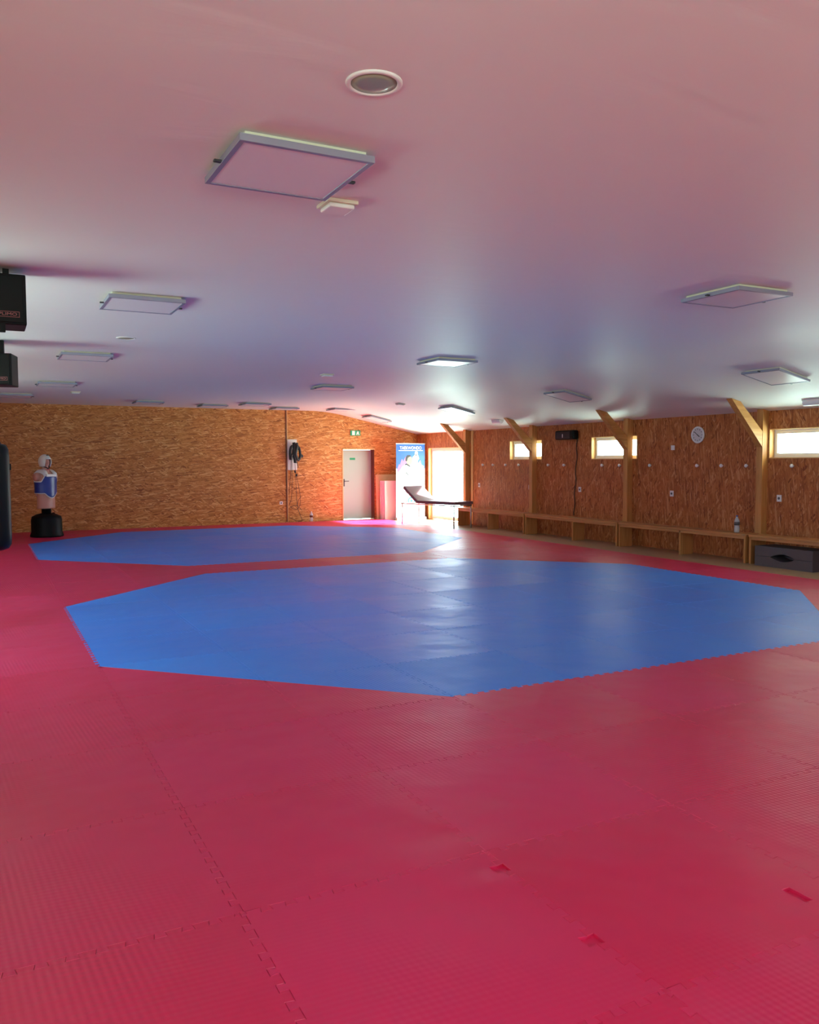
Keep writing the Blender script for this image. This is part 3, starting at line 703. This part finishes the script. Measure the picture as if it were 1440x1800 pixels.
for pts in ([WP(330, 550), WP(325, 750), WP(300, 1050), WP(285, 1230)], [WP(345, 540), WP(345, 900), WP(335, 1250), WP(290, 1430)], [WP(405, 600), WP(410, 760), WP(420, 1100), WP(430, 1350), WP(440, 1490)],
            [WP(430, 880), WP(470, 1080), WP(495, 1280), WP(490, 1440), WP(430, 1525), WP(350, 1510), WP(310, 1470)], [WP(300, 1480), WP(380, 1455), WP(440, 1460), WP(500, 1520), WP(525, 1550)],
            [WP(515, 1270), WP(460, 1350), WP(440, 1480), WP(490, 1640), WP(525, 1760), WP(430, 1755), WP(290, 1690)]):
    MB().tube(rel(curve(pts, 8)), 0.006, 6).obj('cord', M['cord'], t)
t.location.y -= 0.032

# ------------------------------------------------------------------ body-shaped training dummy
DXY = (1.19, 19.42)
t = thing('training_dummy', 'torso training dummy in blue chest protector and white head guard on a black base', 'training dummy', (*DXY, 0.0), math.radians(38))
MB().lathe([(0.33, 0), (0.335, 0.03), (0.31, 0.10), (0.308, 0.36), (0.29, 0.43), (0.20, 0.475), (0.10, 0.50)], 40).obj('base', M['black'], t)
MB().lathe([(0.095, 0.49), (0.095, 0.72), (0.09, 0.73)], 24).obj('pole', M['black'], t)
MB().lathe([(0.028, 0), (0.03, 0.03), (0.02, 0.035)], 16, (0.17, -0.02, 0.468)).obj('fill_cap', M['black'], t)
def body_r(z):   # half-width, half-depth
    P = [(0.60, 0.205, 0.145), (0.75, 0.205, 0.145), (0.95, 0.200, 0.14), (1.10, 0.205, 0.13), (1.25, 0.23, 0.14), (1.34, 0.215, 0.125), (1.40, 0.14, 0.09), (1.44, 0.075, 0.075), (1.50, 0.065, 0.07)]
    for a, b in zip(P, P[1:]):
        if z <= b[0]:
            s_ = max(0, (z-a[0])/(b[0]-a[0])); s_ = s_*s_*(3-2*s_); return a[1]+(b[1]-a[1])*s_, a[2]+(b[2]-a[2])*s_
    return P[-1][1:]
rows = []
for k in range(37):
    z = 0.60+k*0.025; a, b = body_r(z); rows.append([(a*math.cos(2*PI*q/40), b*math.sin(2*PI*q/40)*(1+0.05*math.sin(4*PI*q/40)), z) for q in range(40)])
m_ = MB(); m_.grid(rows, closed=True); m_._f([v for v in m_.bm.verts[:40]] if False else list(m_.bm.verts)[:40])
for sx_ in (-1, 1):   # rounded arm stumps
    m_.lathe([(0.01, 0.0), (0.055, 0.005), (0.075, 0.03), (0.08, 0.08), (0.07, 0.12)], 20, T=Matrix.Translation((sx_*0.285, 0, 1.27)) @ Matrix.Rotation(-sx_*PI/2, 4, 'Y') @ Matrix.Scale(1.15, 4, (1, 0, 0)))
m_.obj('torso', M['skin'], t)
# head with simple face, then the guard
m_ = MB(); rows = []
for k in range(25):
    ph = PI*k/24; z = 1.585+0.125*math.cos(ph); rr = math.sin(ph)
    row = []
    for q in range(36):
        th = 2*PI*q/36; x = 0.078*rr*math.cos(th); y = 0.098*rr*math.sin(th)
        if z < 1.55: x *= 1-0.9*(1.55-z)*1.6; 
        f_ = max(0, -math.sin(th))
        y -= 0.022*math.exp(-((z-1.575)/0.022)**2)*math.exp(-(x/0.012)**2)*f_      # nose
        y -= 0.008*math.exp(-((z-1.525)/0.010)**2)*math.exp(-(x/0.022)**2)*f_      # lips
        y += 0.010*math.exp(-((z-1.600)/0.012)**2)*(math.exp(-((x-0.03)/0.014)**2)+math.exp(-((x+0.03)/0.014)**2))*f_   # eye sockets
        row.append((x, y, z))
    rows.append(row)
m_.grid(rows, closed=True); hd = m_.obj('head', M['skin'], t)
def shell(fn, nu, nv, th_, closed=False):
    """two-sided padded sheet: fn(u,v)->(point, normal)"""
    outer = [[None]*(nu+1) for _ in range(nv+1)]; inner = [[None]*(nu+1) for _ in range(nv+1)]
    for j_ in range(nv+1):
        for i_ in range(nu+1):
            p, n_ = fn(i_/nu, j_/nv); outer[j_][i_] = Vector(p)+Vector(n_)*th_; inner[j_][i_] = Vector(p)
    mm = MB(); mm.grid(outer); mm.grid(inner[::-1])
    mm.grid([outer[0], inner[0]]); mm.grid([inner[-1], outer[-1]])
    mm.grid([[r[0] for r in inner], [r[0] for r in outer]]); mm.grid([[r[-1] for r in outer], [r[-1] for r in inner]])
    bmesh.ops.remove_doubles(mm.bm, verts=mm.bm.verts[:], dist=1e-5); return mm
def guard(u, v):     # wraps the head, open at the face (front = -y)
    th = -PI/2 + 0.0 + (u*2*PI); fr_ = abs(((th+PI/2+PI) % (2*PI))-PI)      # angle from the front
    lo = 1.645 if fr_ < 0.62 else (1.645-(min(fr_, 0.85)-0.62)/0.23*0.155)
    if fr_ > 1.6: lo += 0.0
    z_top = 1.735; z = lo+(z_top-lo)*math.sin(v*PI/2); s_ = (z-1.60)/0.135; rr = math.sqrt(max(0.0, 1-s_*s_)) if s_ > 0 else math.sqrt(max(0.2, 1-(s_*0.75)**2))
    n_ = Vector((math.cos(th)*rr, math.sin(th)*rr, max(0, s_))).normalized()
    return (0.106*rr*math.cos(th), 0.124*rr*math.sin(th), z), n_
g_ = shell(guard, 64, 14, 0.018); hg = g_.obj('head_guard', M['padwhite'], t); hg['label'] = 'white head guard with open face'
v_ = MB(); v_.box(-0.028, 0.028, -0.010, 0.010, -0.005, 0.005, 0.003, T=Matrix.Translation((0.0, -0.082, 1.735)) @ Matrix.Rotation(-0.75, 4, 'X')); v_.obj('vent', M['rubber'], hg)
st = MB(); st.tube([(0.088*math.cos(a), 0.085*math.sin(a), 1.452+0.045*abs(math.cos(a))) for a in [-PI+k*PI/14 for k in range(15)]], 0.009, 8); st.obj('chin_strap', M['rubber'], hg)
# chest protector: blue body with curved lower edge and deep arm openings, white yoke, pale piping
def hogu_edges(th):
    f_ = -math.sin(th)     # 1 at front
    side = abs(math.cos(th))
    hi = 1.30 - 0.19*max(0, side-0.45)/0.55*1.0
    hi = 1.30 if side < 0.55 else 1.30-0.13*min(1, (side-0.55)/0.25)
    lo = 0.930 if side > 0.6 else 0.930-0.10*math.cos(side/0.6*PI/2)**0.8
    return lo, hi
def hogu(u, v, lo_hi=hogu_edges, pad=0.012):
    th = u*2*PI+PI/2; lo, hi = lo_hi(th); z = lo+(hi-lo)*v; a, b = body_r(z); a = max(a, 0.205); b = max(b, 0.145)
    return ((a+pad)*math.cos(th), (b+pad)*math.sin(th), z), (math.cos(th), math.sin(th), 0)
shell(hogu, 72, 12, 0.028).obj('chest_protector', M['hogu'], t)['label'] = 'blue chest protector'
for s_, nm in ((0, 'piping'), (1, 'piping')):
    pts = []
    for k in range(73):
        p, n_ = hogu(k/72, s_); pts.append(Vector(p)+Vector(n_)*0.016)
    MB().tube(pts, 0.015, 6).obj(nm, M['padwhite'], t)
for sgn in (-1, 1):   # white shoulder yokes from chest over the shoulder to the back
    m_ = MB(); rows = []
    for k in range(17):
        a = PI*k/16; y = -0.165*math.cos(a); z = 1.29+0.135*math.sin(a)**0.8
        xi, xo = sgn*(0.075), sgn*(0.16+0.05*math.sin(a))
        drop = 0.045*math.sin(a)
        rows.append([(xi, y, z+0.012), ((xi+xo)/2, y, z+0.016-drop*0.3), (xo, y*0.92, z-drop), (xo, y*0.85, z-drop-0.02), (xi, y*0.88, z-0.02)])
    m_.grid(rows, closed=True); m_._f(m_.bm.verts[:5] if False else list(m_.bm.verts)[:5]); m_.obj('shoulder_yoke', M['padwhite'], t)
m_ = MB(); m_.box(-0.13, 0.13, -0.192, -0.155, 1.275, 1.335, 0.012); m_.obj('chest_band', M['padwhite'], t)
m_ = MB().lathe([(0.085, 1.405), (0.088, 1.43), (0.078, 1.445), (0.070, 1.43)], 28, sy=0.95); m_.obj('collar', M['redc'], t)

# ------------------------------------------------------------------ hanging punch bag at the left edge
t = thing('punching_bag', 'long black punching bag hanging at the left edge, cut off by the frame', 'punching bag', (0.055, 8.60, 0.765))
MB().lathe([(0.02, -0.005), (0.10, 0.0), (0.145, 0.018), (0.168, 0.055), (0.172, 0.12), (0.172, 0.86), (0.166, 0.93), (0.145, 0.972), (0.09, 0.99), (0.02, 0.992)], 48).obj('bag', M['vinyl'], t)
for k in range(4):
    a = PI/4+k*PI/2; MB().tube([(0.14*math.cos(a), 0.14*math.sin(a), 0.965), (0.012*math.cos(a), 0.012*math.sin(a), 1.30)], 0.008, 6).obj('strap', M['rubber'], t)
MB().tube([(0, 0, 1.29), (0, 0, ZC-0.765-0.005)], 0.010, 8).obj('chain', M['dmetal'], t)
MB().lathe([(0.05, ZC-0.765-0.012), (0.05, ZC-0.765-0.001)], 16).obj('ceiling_mount', M['dmetal'], t)
MB().box(0.168, 0.182, -0.02, 0.02, 0.74, 0.80, 0.003).obj('loop', M['vinyl'], t)

# ------------------------------------------------------------------ black boxes hung below the ceiling
def make_heater(loc, rot, label, n_txt):
    t = thing('ceiling_heater', label, 'heater', loc, rot, 'black ceiling heaters')
    MB().box(-0.62, 0.0, 0.012, 0.32, 0.0, 0.345, 0.008).obj('housing', M['black'], t)
    MB().box(-0.60, -0.02, 0.0, 0.012, 0.015, 0.33, 0.003).obj('front_panel', M['black'], t)
    lg = MB(); x0, x1, z0, z1, w_ = -0.240, -0.045, 0.050, 0.088, 0.0025
    lg.box(x0, x1, -0.0015, 0, z0, z0+w_); lg.box(x0, x1, -0.0015, 0, z1-w_, z1); lg.box(x0, x0+w_, -0.0015, 0, z0, z1); lg.box(x1-w_, x1, -0.0015, 0, z0, z1)
    lg.obj('logo_outline', M['boxred'], t)
    text_mesh('logo_lettering', 'APPLIMO', 0.028, M['boxred'], t, Matrix.Translation(((x0+x1)/2, -0.001, (z0+z1)/2)) @ Rx, depth=0.0005, width=0.165)
    MB().box(-0.22, -0.135, -0.005, 0.03, -0.055, 0.005, 0.003).obj('lower_bracket', M['black'], t)
    for x in (-0.5, -0.12): MB().box(x-0.02, x+0.02, 0.12, 0.16, 0.343, ZC-loc[2]-0.001).obj('hanger', M['black'], t)
    return t
make_heater((0.305, 6.40, 2.52), 0.0, 'larger black box hanging under the ceiling at the upper left edge, nearer the camera', 0)
make_heater((0.315, 10.15, 2.42), math.radians(-14), 'smaller black box hanging under the ceiling at the left edge, farther away', 0)

# ------------------------------------------------------------------ ceiling panel lights
def make_panel():
    t = thing('panel_light', '', 'ceiling light', (0, 0, ZC), group='square panel lights on the ceiling')
    f_ = MB(); a, w_, d0, d1 = 0.30, 0.024, -0.050, -0.020
    f_.box(-a, a, -a, -a+w_, d0, d1, 0.002); f_.box(-a, a, a-w_, a, d0, d1, 0.002); f_.box(-a, -a+w_, -a+w_, a-w_, d0, d1, 0.002); f_.box(a-w_, a, -a+w_, a-w_, d0, d1, 0.002)
    f_.obj('frame', M['frame'], t)
    MB().box(-a+w_, a-w_, -a+w_, a-w_, -0.046, -0.024).obj('diffuser', M['diffuser'], t)
    MB().box(-a+0.03, a-0.03, -a+0.03, a-0.03, -0.022, 0.0).obj('backing', M['cream'], t)
    for s_ in (-1, 1): MB().box(s_*(a+0.012)-0.02, s_*(a+0.012)+0.02, -0.012, 0.012, -0.048, -0.037, 0.003).obj('clip', M['dgrey'], t)
    return t
pl = make_panel()
flat_l = [(1.265, 3.685, 'largest square panel light, nearest the camera'), (1.225, 7.30, 'square panel light at left, second nearest in the left row'), (1.18, 11.2, 'square panel light in the left row, third from the camera'),
          (1.15, 15.3, 'square panel light in the left row, fourth from the camera'), (0.62, 18.2, 'thin panel light at the left edge close to the far wall'), (5.47, 4.90, 'square panel light at the right, alone above the blue mat'),
          (5.57, 9.80, 'square panel light in the middle row right of centre'), (5.62, 14.05, 'square panel light in the middle row, third from the camera'), (5.60, 18.75, 'flat panel light near the far wall, centre of the room'),
          (3.30, 19.15, 'dark edged panel light above the left part of the far wall'), (4.85, 19.65, 'dark edged panel light near the far wall, left of centre'), (6.70, 19.95, 'dark edged panel light just above the dark seam in the far wall'), (8.15, 19.75, 'panel light at the bend of the ceiling before the exit sign')]
for k, (x, y, l) in enumerate(flat_l):
    if k == 0: pl.location = (x, y, ZC); pl['label'] = l
    else: dup(pl, (x, y, ZC), l)
sl = math.atan(SLOPE)
for x, y, l in ((9.30, 7.65, 'panel light on the sloping ceiling nearest the right edge'), (9.14, 11.82, 'panel light on the sloping ceiling, above the middle window'), (9.25, 15.85, 'panel light on the sloping ceiling left of the farthest braces'), (9.22, 19.92, 'panel light on the sloping ceiling above the exit sign')):
    dup(pl, (x, y, zceil(x)), l, rot=(0, sl, 0))
# small square detectors
def make_det():
    t = thing('smoke_detector', '', 'detector', (0, 0, ZC), group='small square detectors on the ceiling')
    MB().box(-0.085, 0.085, -0.085, 0.085, -0.018, 0, 0.004).obj('base', M['cream'], t)
    MB().box(-0.07, 0.07, -0.07, 0.07, -0.040, -0.018, 0.008).obj('cover', M['white'], t); return t
dt = make_det(); dt.location = (1.695, 4.14, ZC); dt['label'] = 'small square detector beside the largest panel light'
dup(dt, (4.78, 12.15, ZC), 'small square detector in the middle of the ceiling, beyond the blue-tinted area')
dup(dt, (1.62, 17.15, ZC), 'tiny detector at the far left of the ceiling')
dup(dt, (8.40, 16.9, zceil(8.4)-0.02), 'tiny detector near the bend of the ceiling in front of the far wall', rot=(0, sl*0.4, 0))
# round openings
def make_round():
    t = thing('recessed_light', '', 'ceiling light', (0, 0, ZC), group='round recessed fittings in the ceiling')
    MB().lathe([(0.102, 0.0), (0.102, -0.004), (0.096, -0.008), (0.086, -0.008), (0.082, -0.003), (0.082, 0.0)], 48).obj('rim', M['ceiling'], t)
    MB().lathe([(0.082, -0.002), (0.082, -0.0045), (0.05, -0.008), (0.01, -0.010)], 40).obj('lens', M['lens'], t); return t
M['lens'] = plain('green_grey_lens', (0.30, 0.33, 0.24), 0.25)
rl = make_round(); rl.location = (1.285, 2.785, ZC); rl['label'] = 'round recessed fitting in the ceiling at the top, nearest the camera'
dup(rl, (1.43, 9.55, ZC), 'round recessed fitting in the ceiling between two panel lights at the left')
# bulkhead lamps near the right wall
def make_bulk():
    t = thing('bulkhead_lamp', '', 'lamp', (0, 0, 0), group='bulkhead lamps on the sloping ceiling')
    MB().box(-0.06, 0.06, -0.17, 0.17, -0.022, 0, 0.004).obj('base', M['white'], t)
    pr = [(0.052*math.cos(a), -0.02-0.060*math.sin(a)) for a in [PI*k/12 for k in range(13)]]
    MB().prism(pr, -0.16, 0.16, 'XZ').obj('cover', M['diffuser'], t); return t
bl = make_bulk(); bl.location = (10.28, 15.80, zceil(10.28)); bl.rotation_euler = (0, sl, 0); bl['label'] = 'grey half-round lamp on the ceiling between the first two braces'
dup(bl, (10.56, 8.02, zceil(10.56)), 'half-round lamp on the ceiling at the right edge above the nearest window')
